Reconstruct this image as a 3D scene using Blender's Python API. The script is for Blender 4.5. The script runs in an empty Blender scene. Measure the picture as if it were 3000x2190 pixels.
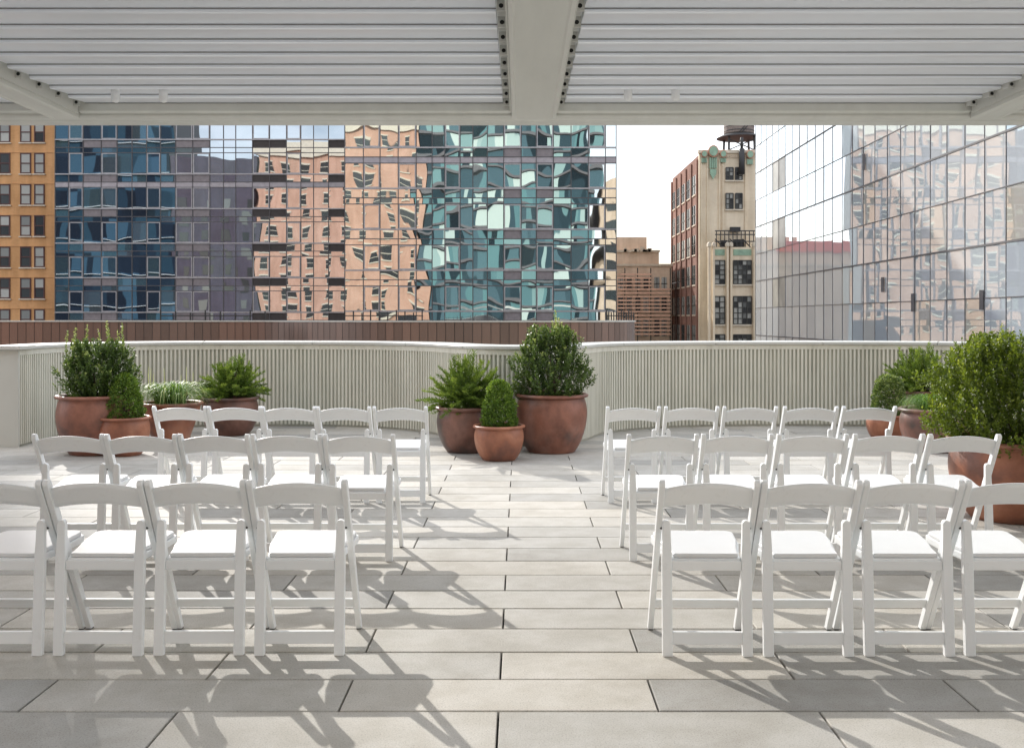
import bpy, bmesh, math, random
from mathutils import Vector, Matrix, noise
random.seed(7)
sc = bpy.context.scene
col = sc.collection
F, HX, HY, CH = 2250.0, 1148.0, 703.0, 1.52       # focal length and vanishing point (survey pixels), eye height
def P(px, py, Y): return Vector(((px-HX)*Y/F, Y, CH-(py-HY)*Y/F))
R = math.radians

# ------------------------------------------------------------------ mesh helpers
class MB:
    def __init__(s): s.v=[]; s.f=[]; s.r=[]; s.sm=[]
    def face(s, pts, r=None, smooth=False):
        n=len(s.v); s.v += [tuple(p) for p in pts]; s.f.append(tuple(range(n,n+len(pts)))); s.r.append(random.random() if r is None else r); s.sm.append(smooth)
    def box(s, x0,x1,y0,y1,z0,z1, r=None):
        r = random.random() if r is None else r
        n=len(s.v); s.v += [(x0,y0,z0),(x1,y0,z0),(x1,y1,z0),(x0,y1,z0),(x0,y0,z1),(x1,y0,z1),(x1,y1,z1),(x0,y1,z1)]
        for q in ((0,3,2,1),(4,5,6,7),(0,1,5,4),(1,2,6,5),(2,3,7,6),(3,0,4,7)):
            s.f.append(tuple(n+i for i in q)); s.r.append(r); s.sm.append(False)
    def bar(s, a, b, w, h=None, r=None):
        h = w if h is None else h
        a=Vector(a); b=Vector(b); d=(b-a).normalized()
        up = Vector((0,0,1)) if abs(d.z)<.95 else Vector((0,1,0))
        sx=d.cross(up).normalized()*w/2; sz=sx.cross(d).normalized()*h/2
        n=len(s.v)
        for c in (a,b):
            for q in (-sx-sz, sx-sz, sx+sz, -sx+sz): s.v.append(tuple(c+q))
        r = random.random() if r is None else r
        for q in ((3,2,1,0),(4,5,6,7),(0,1,5,4),(1,2,6,5),(2,3,7,6),(3,0,4,7)):
            s.f.append(tuple(n+i for i in q)); s.r.append(r); s.sm.append(False)
    def tube(s, pts, rad, seg=6, r=.5):
        n0=len(s.v); k=len(pts)
        for i,p in enumerate(pts):
            p=Vector(p); a=Vector(pts[max(0,i-1)]); b=Vector(pts[min(k-1,i+1)]); d=(b-a).normalized()
            up = Vector((0,0,1)) if abs(d.z)<.9 else Vector((1,0,0))
            x=d.cross(up).normalized(); y=x.cross(d)
            rr = rad[i] if isinstance(rad,(list,tuple)) else rad
            for j in range(seg):
                t=2*math.pi*j/seg; s.v.append(tuple(p+x*math.cos(t)*rr+y*math.sin(t)*rr))
        for i in range(k-1):
            for j in range(seg):
                a=n0+i*seg+j; b=n0+i*seg+(j+1)%seg
                s.f.append((a,b,b+seg,a+seg)); s.r.append(r); s.sm.append(True)
        s.f.append(tuple(n0+j for j in reversed(range(seg)))); s.r.append(r); s.sm.append(False)
        s.f.append(tuple(n0+(k-1)*seg+j for j in range(seg))); s.r.append(r); s.sm.append(False)
    def lathe(s, prof, c=(0,0,0), seg=48, r=.5, wob=0, close=True):
        n0=len(s.v); cx,cy,cz=c
        for (rad,z) in prof:
            for j in range(seg):
                t=2*math.pi*j/seg
                q = rad*(1+wob*noise.noise(Vector((math.cos(t)*1.3+cx,math.sin(t)*1.3,z*3))))
                s.v.append((cx+q*math.cos(t),cy+q*math.sin(t),cz+z))
        for i in range(len(prof)-1):
            for j in range(seg):
                a=n0+i*seg+j; b=n0+i*seg+(j+1)%seg
                s.f.append((a,b,b+seg,a+seg)); s.r.append(r); s.sm.append(True)
        if close:
            s.f.append(tuple(n0+j for j in reversed(range(seg)))); s.r.append(r); s.sm.append(False)
    def prism(s, prof, axis, t0, t1, r=.5, shear=None):
        """closed 2-D profile extruded along an axis ('x','y','z')"""
        def m(a,b,t):
            return {'x':(t,a,b),'y':(a,t,b),'z':(a,b,t)}[axis]
        n0=len(s.v); k=len(prof)
        for t in (t0,t1):
            for a,b in prof: 
                p=m(a,b,t)
                if shear: p=shear(p)
                s.v.append(p)
        s.f.append(tuple(n0+i for i in range(k))); s.r.append(r); s.sm.append(False)
        s.f.append(tuple(n0+k+i for i in reversed(range(k)))); s.r.append(r); s.sm.append(False)
        for i in range(k):
            j=(i+1)%k
            s.f.append((n0+i,n0+k+i,n0+k+j,n0+j)); s.r.append(r); s.sm.append(False)
    def build(s, name, mat, parent=None, bevel=0, seg=2, smooth=False):
        me=bpy.data.meshes.new(name); me.from_pydata(s.v,[],s.f); 
        at=me.attributes.new('rnd','FLOAT','FACE'); at.data.foreach_set('value', s.r)
        me.polygons.foreach_set('use_smooth', s.sm)
        if bevel or smooth:
            bm=bmesh.new(); bm.from_mesh(me); bmesh.ops.recalc_face_normals(bm, faces=bm.faces)
            if bevel:
                ed=[e for e in bm.edges if len(e.link_faces)==2 and e.calc_face_angle(0)>.5]
                bmesh.ops.bevel(bm, geom=ed, offset=bevel, segments=seg, affect='EDGES', profile=.6, clamp_overlap=True)
            if smooth:
                for f in bm.faces: f.smooth=True
            bm.to_mesh(me); bm.free()
        me.materials.append(mat)
        o=bpy.data.objects.new(name, me); col.objects.link(o)
        if parent: o.parent=parent
        return o
def tag(o, label=None, cat=None, group=None, kind=None):
    for k,v in (('label',label),('category',cat),('group',group),('kind',kind)):
        if v: o[k]=v
    return o
def empty(name, loc, label, cat, group=None, rz=0):
    o=bpy.data.objects.new(name,None); col.objects.link(o); o.location=loc; o.rotation_euler=(0,0,rz); o.empty_display_size=.1
    return tag(o,label,cat,group)
def dup(root, loc, rz, label, group=None):
    r=root.copy(); col.objects.link(r); r.location=loc; r.rotation_euler=(0,0,rz); r['label']=label
    if group: r['group']=group
    for ch in list(root.children):
        c=ch.copy(); col.objects.link(c); c.parent=r
        for g in list(ch.children):
            d=g.copy(); col.objects.link(d); d.parent=c
    return r
def spline(pts, step):
    out=[]; n=len(pts)
    for i in range(n-1):
        p0=Vector(pts[max(i-1,0)]); p1=Vector(pts[i]); p2=Vector(pts[i+1]); p3=Vector(pts[min(i+2,n-1)])
        m=max(2,int((p2-p1).length/.02))
        for j in range(m):
            t=j/m
            out.append(.5*((2*p1)+(p2-p0)*t+(2*p0-5*p1+4*p2-p3)*t*t+(3*p1-p0-3*p2+p3)*t**3))
    out.append(Vector(pts[-1]))
    # resample
    res=[out[0]]; acc=0
    for a,b in zip(out,out[1:]):
        L=(b-a).length
        while acc+L>=step:
            t=(step-acc)/L; a=a+(b-a)*t; res.append(a.copy()); L=(b-a).length; acc=0
        acc+=L
    return res

# ------------------------------------------------------------------ materials
class NT:
    def __init__(s,name):
        s.m=bpy.data.materials.new(name); s.m.use_nodes=True; s.t=s.m.node_tree; s.t.nodes.clear()
        s.out=s.t.nodes.new('ShaderNodeOutputMaterial')
    def n(s,typ,**kw):
        nd=s.t.nodes.new('ShaderNode'+typ)
        for k,v in kw.items():
            if k.startswith('i_'):
                nd.inputs[k[2:].replace('_',' ')].default_value=v
            else: setattr(nd,k,v)
        return nd
    def l(s,a,b): s.t.links.new(a,b)
    def noise(s, scale, detail=4, rough=.55, vec=None, stretch=None):
        tc=s.n('TexCoord'); 
        src = tc.outputs['Object'] if vec is None else vec
        if stretch:
            mp=s.n('Mapping'); mp.inputs['Scale'].default_value=stretch; s.l(src,mp.inputs['Vector']); src=mp.outputs[0]
        nz=s.n('TexNoise'); nz.inputs['Scale'].default_value=scale; nz.inputs['Detail'].default_value=detail; nz.inputs['Roughness'].default_value=rough
        s.l(src,nz.inputs['Vector']); return nz.outputs['Fac']
    def ramp(s, fac, stops):
        r=s.n('ValToRGB'); e=r.color_ramp.elements
        while len(e)<len(stops): e.new(.5)
        for q,(p,c) in zip(e,stops): q.position=p; q.color=(*c,1)
        s.l(fac,r.inputs[0]); return r.outputs[0]
    def mix(s, fac, a, b, typ='MIX'):
        m=s.n('Mix',data_type='RGBA',blend_type=typ)
        for sock,v in ((0,fac),(6,a),(7,b)):
            if hasattr(v,'links'): s.l(v,m.inputs[sock])
            elif isinstance(v,(tuple,list)): m.inputs[sock].default_value=(*v,1)
            else: m.inputs[sock].default_value=v
        return m.outputs[2]
    def rnd(s):
        a=s.n('Attribute'); a.attribute_name='rnd'; return a.outputs['Fac']
    def bump(s, h, dist, strength=1):
        b=s.n('Bump'); b.inputs['Distance'].default_value=dist; b.inputs['Strength'].default_value=strength; s.l(h,b.inputs['Height']); return b.outputs[0]
    def pbr(s, color, rough=.5, spec=.5, metal=0, normal=None, **kw):
        b=s.n('BsdfPrincipled')
        if hasattr(color,'links'): s.l(color,b.inputs['Base Color'])
        else: b.inputs['Base Color'].default_value=(*color,1)
        if hasattr(rough,'links'): s.l(rough,b.inputs['Roughness'])
        else: b.inputs['Roughness'].default_value=rough
        b.inputs['Specular IOR Level'].default_value=spec; b.inputs['Metallic'].default_value=metal
        if normal: s.l(normal,b.inputs['Normal'])
        s.l(b.outputs[0],s.out.inputs[0]); return s.m
def simple(name, c, rough=.5, spec=.5, metal=0, var=.12, scale=3, bump=0):
    t=NT(name); nz=t.noise(scale,5)
    lo=tuple(x*(1-var) for x in c); hi=tuple(min(1,x*(1+var)) for x in c)
    cc=t.ramp(nz,[(.3,lo),(.7,hi)])
    return t.pbr(cc,rough,spec,metal,t.bump(t.noise(scale*12,3),bump) if bump else None)

M={}
t=NT('white_resin'); oi=t.n('ObjectInfo'); c=t.ramp(oi.outputs['Random'],[(0,(.83,.85,.86)),(1,(.88,.895,.90))]); c=t.mix(.5,c,t.ramp(t.noise(14,6,.7),[(.30,(.86,.85,.83)),(.42,(1,1,1))]),'MULTIPLY'); rr_=t.ramp(t.noise(9,5),[(.3,(.28,)*3),(.7,(.46,)*3)]); M['plastic']=t.pbr(c,rr_,.45)
M['pad']=simple('white_vinyl',(.74,.745,.75),.42,.4,var=.015,scale=8,bump=.0004)
M['foot']=simple('foot_rubber',(.10,.10,.10),.8)
M['gap_strip']=simple('grey_gap_strip',(.28,.28,.28),.7)
M['dark']=simple('dark_hole',(.012,.012,.012),.7)
# pavers
t=NT('concrete_paver'); r=t.rnd()
base=t.ramp(r,[(0,(.39,.38,.36)),(.25,(.50,.483,.45)),(.6,(.555,.533,.492)),(.85,(.59,.558,.505)),(1,(.43,.425,.41))])
st=t.ramp(t.noise(.9,6,.65),[(.33,(.80,.79,.77)),(.5,(.95,.95,.94)),(.65,(1,1,1))])
sp=t.ramp(t.noise(150,2,.8),[(.3,(.62,.62,.62)),(.47,(.95,.95,.95)),(.58,(1,1,1)),(.68,(1.0,1.0,1.0))])
c=t.mix(1,base,st,'MULTIPLY'); c=t.mix(1,c,sp,'MULTIPLY')
st2=t.ramp(t.noise(5,5,.65),[(.4,(.9,.89,.87)),(.6,(1,1,1))]); c=t.mix(1,c,st2,'MULTIPLY')
M['paver']=t.pbr(c,.72,.3,0,t.bump(t.noise(140,3),.0012))
M['joint']=simple('joint_bed',(.07,.065,.06),.9)
M['slab']=simple('slab_concrete',(.3,.29,.28),.85)
# terracotta
def terracotta(name, a, b, dark):
    t=NT(name); oi=t.n('ObjectInfo'); ad=t.n('VectorMath',operation='ADD'); tc=t.n('TexCoord'); t.l(tc.outputs['Object'],ad.inputs[0]); t.l(oi.outputs['Location'],ad.inputs[1])
    n1=t.noise(2.2,4,.55,ad.outputs[0]); n2=t.noise(5,6,.6,ad.outputs[0],(1,1,.35)); n3=t.noise(40,3,.6,ad.outputs[0],(1,1,2.5))
    c=t.ramp(n1,[(.36,dark),(.46,a),(.56,b),(.66,a),(.8,dark)])
    c=t.mix(.55,c,t.ramp(n2,[(.35,(.62,.58,.57)),(.55,(1,1,1)),(.72,(1,.97,.95))]),'MULTIPLY')
    c=t.mix(.5,c,t.ramp(n3,[(.35,(.85,.84,.83)),(.6,(1,1,1))]),'MULTIPLY')
    lb=t.ramp(t.noise(1.4,5,.6,ad.outputs[0]),[(.52,(0,0,0)),(.72,(.30,.30,.30))]); c=t.mix(lb,c,(.42,.33,.29)); return t.pbr(c,.42,.5,0,t.bump(n3,.0015))
M['terra']=terracotta('terracotta',(.235,.095,.062),(.33,.135,.088),(.115,.058,.045))
M['terra_dark']=terracotta('terracotta_weathered',(.17,.08,.06),(.25,.12,.09),(.085,.058,.05))
M['terra_orange']=terracotta('terracotta_orange',(.33,.125,.07),(.42,.175,.10),(.20,.085,.058))
M['soil']=simple('bark_soil',(.09,.045,.028),.95,var=.5,scale=40,bump=.01)
M['bark']=simple('bark',(.10,.07,.05),.9,var=.3,scale=30)
# foliage
def leafmat(name, c0, c1, c2, rough=.4, trans=.25, spec=.5):
    t=NT(name); r=t.rnd(); cc=t.ramp(r,[(0,c0),(.55,c1),(1,c2)])
    b=t.n('BsdfPrincipled'); t.l(cc,b.inputs['Base Color']); b.inputs['Roughness'].default_value=rough; b.inputs['Specular IOR Level'].default_value=spec
    tr=t.n('BsdfTranslucent'); hs=t.n('HueSaturation'); hs.inputs['Value'].default_value=1.7; hs.inputs['Saturation'].default_value=1.1; hs.inputs['Hue'].default_value=.485
    t.l(cc,hs.inputs['Color']); t.l(hs.outputs[0],tr.inputs[0])
    mx=t.n('MixShader'); mx.inputs[0].default_value=trans; t.l(b.outputs[0],mx.inputs[1]); t.l(tr.outputs[0],mx.inputs[2]); t.l(mx.outputs[0],t.out.inputs[0])
    return t.m
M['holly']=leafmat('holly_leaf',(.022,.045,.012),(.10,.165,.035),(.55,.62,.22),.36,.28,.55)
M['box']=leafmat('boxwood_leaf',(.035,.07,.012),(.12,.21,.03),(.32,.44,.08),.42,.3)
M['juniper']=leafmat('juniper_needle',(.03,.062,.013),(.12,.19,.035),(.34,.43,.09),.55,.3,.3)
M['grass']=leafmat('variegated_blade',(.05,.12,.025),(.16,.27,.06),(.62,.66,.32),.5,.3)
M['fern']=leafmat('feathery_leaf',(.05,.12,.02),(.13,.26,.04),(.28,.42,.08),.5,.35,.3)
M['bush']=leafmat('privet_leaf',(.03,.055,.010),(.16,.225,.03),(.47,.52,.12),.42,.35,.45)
# metal and walls
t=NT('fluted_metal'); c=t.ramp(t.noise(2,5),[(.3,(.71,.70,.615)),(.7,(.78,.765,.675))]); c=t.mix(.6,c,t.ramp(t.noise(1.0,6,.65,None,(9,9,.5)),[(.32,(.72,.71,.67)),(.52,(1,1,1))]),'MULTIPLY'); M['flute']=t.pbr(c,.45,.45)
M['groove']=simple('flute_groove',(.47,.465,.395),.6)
M['cap']=simple('cap_metal',(.58,.58,.545),.38,.5,var=.05,scale=2)
M['panelw']=simple('smooth_panel',(.60,.60,.55),.5,var=.03)
t=NT('louver_paint'); n1=t.noise(.8,2,.5,None,(1,1,1)); M['louver']=t.pbr(t.ramp(n1,[(.3,(.85,.885,.945)),(.7,(.885,.92,.975))]),.30,.7,.30)
t=NT('beam_paint'); n1=t.noise(8,4,.6,None,(1,.15,1)); M['beam']=t.pbr(t.ramp(n1,[(.3,(.60,.605,.565)),(.7,(.66,.665,.62))]),.42,.45)
t=NT('brown_panel'); c=t.ramp(t.rnd(),[(0,(.18,.125,.105)),(.5,(.215,.145,.12)),(1,(.25,.165,.135))]); M['brown']=t.pbr(c,.36,.55,.35)
# glass
def glass(name, tint, interior, wob, scale, refl=.62, mot=(1,1,1), top=.97, off_=2.0):
    t=NT(name); geo=t.n('NewGeometry'); r=t.rnd()
    sc_=t.n('VectorMath',operation='SCALE'); cb=t.n('CombineXYZ'); 
    for i in range(3): t.l(r,cb.inputs[i])
    t.l(cb.outputs[0],sc_.inputs[0]); sc_.inputs['Scale'].default_value=off_
    ad=t.n('VectorMath',operation='ADD'); t.l(geo.outputs['Position'],ad.inputs[0]); t.l(sc_.outputs[0],ad.inputs[1])
    nz=t.noise(scale,.6,.3,ad.outputs[0],mot); bn=t.bump(nz,wob)
    g=t.n('BsdfGlossy'); g.inputs['Roughness'].default_value=.012; g.inputs['Color'].default_value=(*tint,1); t.l(bn,g.inputs['Normal'])
    d=t.n('BsdfDiffuse'); t.l(t.ramp(r,interior),d.inputs['Color'])
    lw=t.n('LayerWeight'); lw.inputs['Blend'].default_value=.35
    mr=t.n('MapRange'); mr.inputs['To Min'].default_value=refl; mr.inputs['To Max'].default_value=top; t.l(lw.outputs['Facing'],mr.inputs['Value'])
    mx=t.n('MixShader'); t.l(mr.outputs[0],mx.inputs[0]); t.l(d.outputs[0],mx.inputs[1]); t.l(g.outputs[0],mx.inputs[2]); t.l(mx.outputs[0],t.out.inputs[0])
    return t.m
INT=[(0,(.012,.014,.02)),(.45,(.02,.025,.035)),(.6,(.05,.09,.10)),(.8,(.10,.17,.16)),(1,(.16,.17,.17))]
M['glassA']=glass('glass_flat',(.80,.86,.92),INT,.011,.42,.62,(1,1,.7),off_=7)
M['glassB']=glass('glass_pillowed',(.82,.90,.90),INT,.034,.42,.70,(1,1,.60),off_=9)
M['glassC']=glass('glass_pale',(.84,.94,1.0),[(0,(.56,.62,.68)),(.5,(.72,.77,.81)),(.85,(.82,.84,.85)),(1,(.64,.60,.52))],.008,.4,.24,(1,1,.9),top=.92,off_=5)  # pale curtains, with the pale reflected facade put into the diffuse colour
M['silver']=simple('mullion_silver',(.42,.41,.42),.4,.5,.3)
M['mull']=simple('mullion_dark',(.10,.095,.10),.5)
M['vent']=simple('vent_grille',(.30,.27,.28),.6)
M['ventd']=simple('vent_grille_dark',(.07,.06,.058),.6)  # darker grille for right columns: their dark reflection put into the colour
M['band']=simple('floor_band',(.40,.37,.39),.55)
M['frost']=simple('frosted_panel',(.34,.33,.29),.3,.5,var=.35,scale=.8)
def brick(name, a, b, mortar, scale=1, rough=.9):
    t=NT(name); tc=t.n('TexCoord'); geo=t.n('NewGeometry')
    sx=t.n('SeparateXYZ'); t.l(geo.outputs['Position'],sx.inputs[0]); ad=t.n('Math',operation='ADD'); t.l(sx.outputs[0],ad.inputs[0]); t.l(sx.outputs[1],ad.inputs[1])
    cb=t.n('CombineXYZ'); t.l(ad.outputs[0],cb.inputs[0]); t.l(sx.outputs[2],cb.inputs[1])
    br=t.n('TexBrick'); t.l(cb.outputs[0],br.inputs['Vector']); br.inputs['Color1'].default_value=(*a,1); br.inputs['Color2'].default_value=(*b,1); br.inputs['Mortar'].default_value=(*mortar,1)
    br.inputs['Scale'].default_value=scale; br.inputs['Brick Width'].default_value=.3; br.inputs['Row Height'].default_value=.1; br.inputs['Mortar Size'].default_value=.01
    w=t.ramp(t.noise(.25,5,.6),[(.35,(.82,.80,.78)),(.65,(1,1,1))])
    s=t.ramp(t.noise(1.2,5,.6,None,(1,1,.12)),[(.4,(.86,.85,.83)),(.6,(1,1,1))])
    c=t.mix(1,t.mix(1,br.outputs[0],w,'MULTIPLY'),s,'MULTIPLY')
    return t.pbr(c,rough,.2)
M['orange_brick']=brick('orange_brick',(.80,.44,.20),(.75,.40,.17),(.74,.48,.28))
M['peach_brick']=brick('peach_brick',(.74,.44,.32),(.68,.38,.27),(.70,.50,.40))
M['shaded_brick']=brick('shaded_brick',(.125,.10,.13),(.095,.085,.12),(.13,.12,.14))  # brick standing in shade: the shade is put into the dark colour
M['red_brick']=brick('red_brick',(.34,.18,.14),(.30,.155,.118),(.32,.21,.18))
M['tan_brick']=brick('tan_brick',(.97,.85,.66),(.93,.79,.60),(.93,.82,.66))
M['beige']=brick('beige_brick',(.86,.66,.50),(.82,.62,.46),(.82,.66,.53))
M['stone']=simple('stone_trim',(.62,.52,.40),.8,var=.1)
M['cream']=simple('cream_trim',(.70,.62,.50),.8,var=.1)
M['wframe']=simple('window_frame',(.09,.035,.03),.5)
M['wdark']=simple('window_frame_dark',(.05,.05,.045),.5)
t=NT('window_pane'); M['wglass']=t.pbr(t.ramp(t.rnd(),[(0,(.03,.032,.035)),(.35,(.07,.075,.075)),(.55,(.34,.35,.33)),(1,(.52,.52,.48))]),.12,.7)
M['rust']=simple('rust_bar',(.82,.50,.36),.7,var=.2)
M['green_orn']=simple('verdigris_tile',(.30,.45,.33),.6,var=.2)
M['coral_orn']=simple('coral_tile',(.60,.30,.20),.6)
M['tankwood']=simple('tank_wood',(.23,.19,.17),.8,var=.25,scale=6)
M['iron']=simple('dark_iron',(.04,.04,.042),.6)
M['redp']=simple('red_screen',(.75,.10,.06),.6)
t=NT('teal_wall'); c=t.ramp(t.rnd(),[(0,(.012,.022,.028)),(.3,(.035,.065,.08)),(.5,(.10,.17,.20)),(.65,(.14,.28,.29)),(.85,(.34,.48,.46)),(1,(.62,.72,.66))]); M['teal']=t.pbr(c,.6,.12)
t=NT('navy_wall'); c=t.ramp(t.rnd(),[(0,(.004,.008,.016)),(.45,(.010,.022,.042)),(.75,(.02,.055,.085)),(1,(.05,.11,.17))]); M['navy']=t.pbr(c,.6,.08)
M['whiteb']=simple('white_balcony',(.55,.58,.60),.6)
M['slabg']=simple('grey_slab',(.16,.15,.155),.7)
M['street']=simple('asphalt',(.05,.05,.052),.9,var=.3,scale=.2)
M['roof']=simple('roof_gravel',(.25,.24,.22),.9,var=.2,scale=1)

# ------------------------------------------------------------------ setting
mb=MB(); mb.face([(-900,-900,-34),(900,-900,-34),(900,900,-34),(-900,900,-34)]); tag(mb.build('ground',M['street']),kind='structure')
mb=MB(); mb.box(-12,12,-6,15.0,-.6,-.03); tag(mb.build('terrace_slab',M['joint']),kind='structure')
mb=MB(); mb.box(-16,16,-6,26,-33.9,-1.6); tag(mb.build('lower_roof',M['roof']),kind='structure')

WALL=[(-5.93,12.02),(-5.95,12.6),(-5.85,13.25),(-5.3,13.95),(-4.4,14.3),(-3.2,14.4),(-2.3,14.25),(-1.7,13.95),(-1.15,13.42),(-.80,12.75),(-.42,12.27),(.05,12.12),(.50,12.22),(.80,12.65),(1.08,13.35),(1.6,13.9),(2.5,14.3),(3.6,14.42),(4.6,14.38),(5.6,14.15),(6.5,13.6),(7.1,12.8),(7.4,11.8),(7.5,10.5)]
WS=spline(WALL,.02)
def wallY(x):
    return min(WS,key=lambda p:abs(p.x-x)).y
mb=MB(); PD,PL=.3495,1.2425
for k in range(-27,33):
    y0=3.945+PD*k; off=-.081+(0 if k%2 else .6215)
    for j in range(-9,9):
        x0=off+PL*j
        if x0<-9.5 or x0>9.5: continue
        xm=x0+PL/2
        if abs(xm)<7.6 and y0>wallY(xm)+.25 and y0>wallY(x0)+.25 and y0>wallY(x0+PL)+.25: continue
        if y0>14.4: continue
        g=.0042; x1=x0+PL-g; X0=x0+g; y1=y0+PD-g; Y0=y0+g+.0012; y1-=.0012; b=.003; dz=random.uniform(-.0008,.0008)
        r=random.random()
        top=[(X0+b,Y0+b,dz),(x1-b,Y0+b,dz),(x1-b,y1-b,dz),(X0+b,y1-b,dz)]
        ed=[(X0,Y0,dz-b),(x1,Y0,dz-b),(x1,y1,dz-b),(X0,y1,dz-b)]
        bt=[(p[0],p[1],-.029) for p in ed]
        mb.face(top,r)
        for i in range(4):
            j2=(i+1)%4; mb.face([ed[i],ed[j2],top[j2],top[i]],r); mb.face([bt[i],bt[j2],ed[j2],ed[i]],r)
tag(mb.build('terrace_paving',M['paver']),kind='structure')

# fluted serpentine parapet
par=empty('parapet_wall',(0,14,0),'pale green-grey fluted metal parapet wall snaking around the terrace edge','parapet wall')
def frames(path):
    n=len(path); fr=[]
    for i,p in enumerate(path):
        d=(path[min(i+1,n-1)]-path[max(i-1,0)]).normalized(); fr.append((p,Vector((d.y,-d.x))))
    return fr
def off(fr,i,o): p,n=fr[i]; return p.x+n.x*o, p.y+n.y*o
def loc(par,mbx):
    pl=par.location
    mbx.v=[(a-pl.x,b-pl.y,c-pl.z) for a,b,c in mbx.v]; return mbx
RP=.056
fp=spline(WALL,RP/4); fr=frames(fp)
cl=MB(); gr=MB(); ZT=1.085
n=len(fr)-1
for i in range(0,n-4,4):
    # outer flat (2 steps), side, recessed (1 step)
    dpt=.022; z0=.03
    a=off(fr,i,dpt); b=off(fr,i+2,dpt); c=off(fr,i+2,0); d=off(fr,i+4,0); e=off(fr,i+4,dpt)
    m=off(fr,i+1,dpt+.004)
    for q,w in ((a,m),(m,b)): cl.face([(q[0],q[1],z0),(w[0],w[1],z0),(w[0],w[1],ZT),(q[0],q[1],ZT)],.5)
    cl.face([(b[0],b[1],z0),(c[0],c[1],z0),(c[0],c[1],ZT),(b[0],b[1],ZT)],.5)
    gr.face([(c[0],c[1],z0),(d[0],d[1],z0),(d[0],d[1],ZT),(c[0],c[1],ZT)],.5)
    cl.face([(d[0],d[1],z0),(e[0],e[1],z0),(e[0],e[1],ZT),(d[0],d[1],ZT)],.5)
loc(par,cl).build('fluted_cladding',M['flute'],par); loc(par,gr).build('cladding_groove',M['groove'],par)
def sweep(mbx, fr, prof, step=4, i0=0, i1=None):
    """prof: list of (offset, z) closed"""
    i1=len(fr)-1 if i1 is None else i1
    ids=list(range(i0,i1,step))
    if ids[-1]!=i1: ids.append(i1)
    for a,b in zip(ids,ids[1:]):
        for k in range(len(prof)):
            o1,z1=prof[k]; o2,z2=prof[(k+1)%len(prof)]
            p=off(fr,a,o1); q=off(fr,b,o1); r_=off(fr,b,o2); s_=off(fr,a,o2)
            mbx.face([(p[0],p[1],z1),(q[0],q[1],z1),(r_[0],r_[1],z2),(s_[0],s_[1],z2)],.5)
    for e in (ids[0],ids[-1]):
        mbx.face([(*off(fr,e,o),z) for o,z in prof],.5)
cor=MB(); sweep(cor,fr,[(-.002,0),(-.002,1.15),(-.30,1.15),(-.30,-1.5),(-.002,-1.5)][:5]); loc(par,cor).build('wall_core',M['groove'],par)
fa=MB(); sweep(fa,fr,[(.027,ZT),(.027,1.148),(0,1.148),(0,ZT)]); loc(par,fa).build('fascia_band',M['flute'],par)
seglen=110; i=0
while i<n:
    j=min(n,i+seglen-1)
    if n-j<20: j=n
    cp=MB(); sweep(cp,fr,[(.045,1.15),(.05,1.155),(.05,1.185),(.045,1.19),(-.33,1.20),(-.33,1.15)],4,i,j); loc(par,cp).build('wall_cap',M['cap'],par); i=j+1
    if j==n: break
# smooth end panel (left)
ep=MB(); ep.box(-9.5,-5.905,12.0,12.03,-.02,1.15); loc(par,ep).build('end_panel',M['panelw'],par,bevel=.004)
ep=MB(); ep.box(-9.5,-5.86,11.95,12.33,1.152,1.197); loc(par,ep).build('wall_cap',M['cap'],par,bevel=.005)

# brown panelled parapet beyond
br=empty('brown_parapet',(0,20,0),'curved brown metal panel parapet behind the pale fluted wall','parapet wall')
BP=[(-16,20.6),(-12,20.4),(-8.5,20.5),(-6.2,20.75),(-4.9,20.5),(-3.9,19.6),(-2.6,18.8),(-1.0,18.45),(.6,18.6),(1.7,19.1),(2.2,19.9),(2.3,20.9),(1.9,22.2)]
bp=spline(BP,.165/4); bfr=frames(bp)
pn=MB()
for i in range(0,len(bfr)-5,4):
    r_=random.random()
    a=off(bfr,i,0); b=off(bfr,i+4,0)
    dx=(b[0]-a[0]); dy=(b[1]-a[1]); g=.03
    a2=(a[0]+dx*g,a[1]+dy*g); b2=(b[0]-dx*g,b[1]-dy*g)
    pn.face([(a2[0],a2[1],-1.6),(b2[0],b2[1],-1.6),(b2[0],b2[1],1.45),(a2[0],a2[1],1.45)],r_)
loc(br,pn).build('metal_panel',M['brown'],br)
pc=MB(); sweep(pc,bfr,[(-.02,-1.6),(-.02,1.45),(-.2,1.45),(-.2,-1.6)]); loc(br,pc).build('panel_backing',M['mull'],br)
pc=MB(); sweep(pc,bfr,[(.02,1.452),(.02,1.478),(-.22,1.478),(-.22,1.452)]); loc(br,pc).build('wall_cap',M['cap'],br)
# roof railing beyond it
rl=empty('roof_railing',(0,26,0),'thin black metal roof railing behind the brown parapet','railing')
def rail(x0,x1,Y,st):
    m_=MB(); k=0; px=x0
    while px<=x1:
        b=P(px,760,Y); tz=P(px,684+(k%3)*3,Y); m_.bar((b.x,Y,b.z),(tz.x,Y,tz.z),.03,.03); px+=st; k+=1
    a=P(x0,697,Y); b=P(x1,697,Y); m_.bar(a,b,.025,.025)
    loc(rl,m_).build('railing_section',M['iron'],rl)
rail(762,935,26,19); rail(1340,1402,26,5.5); rail(355,590,26,33)

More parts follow.
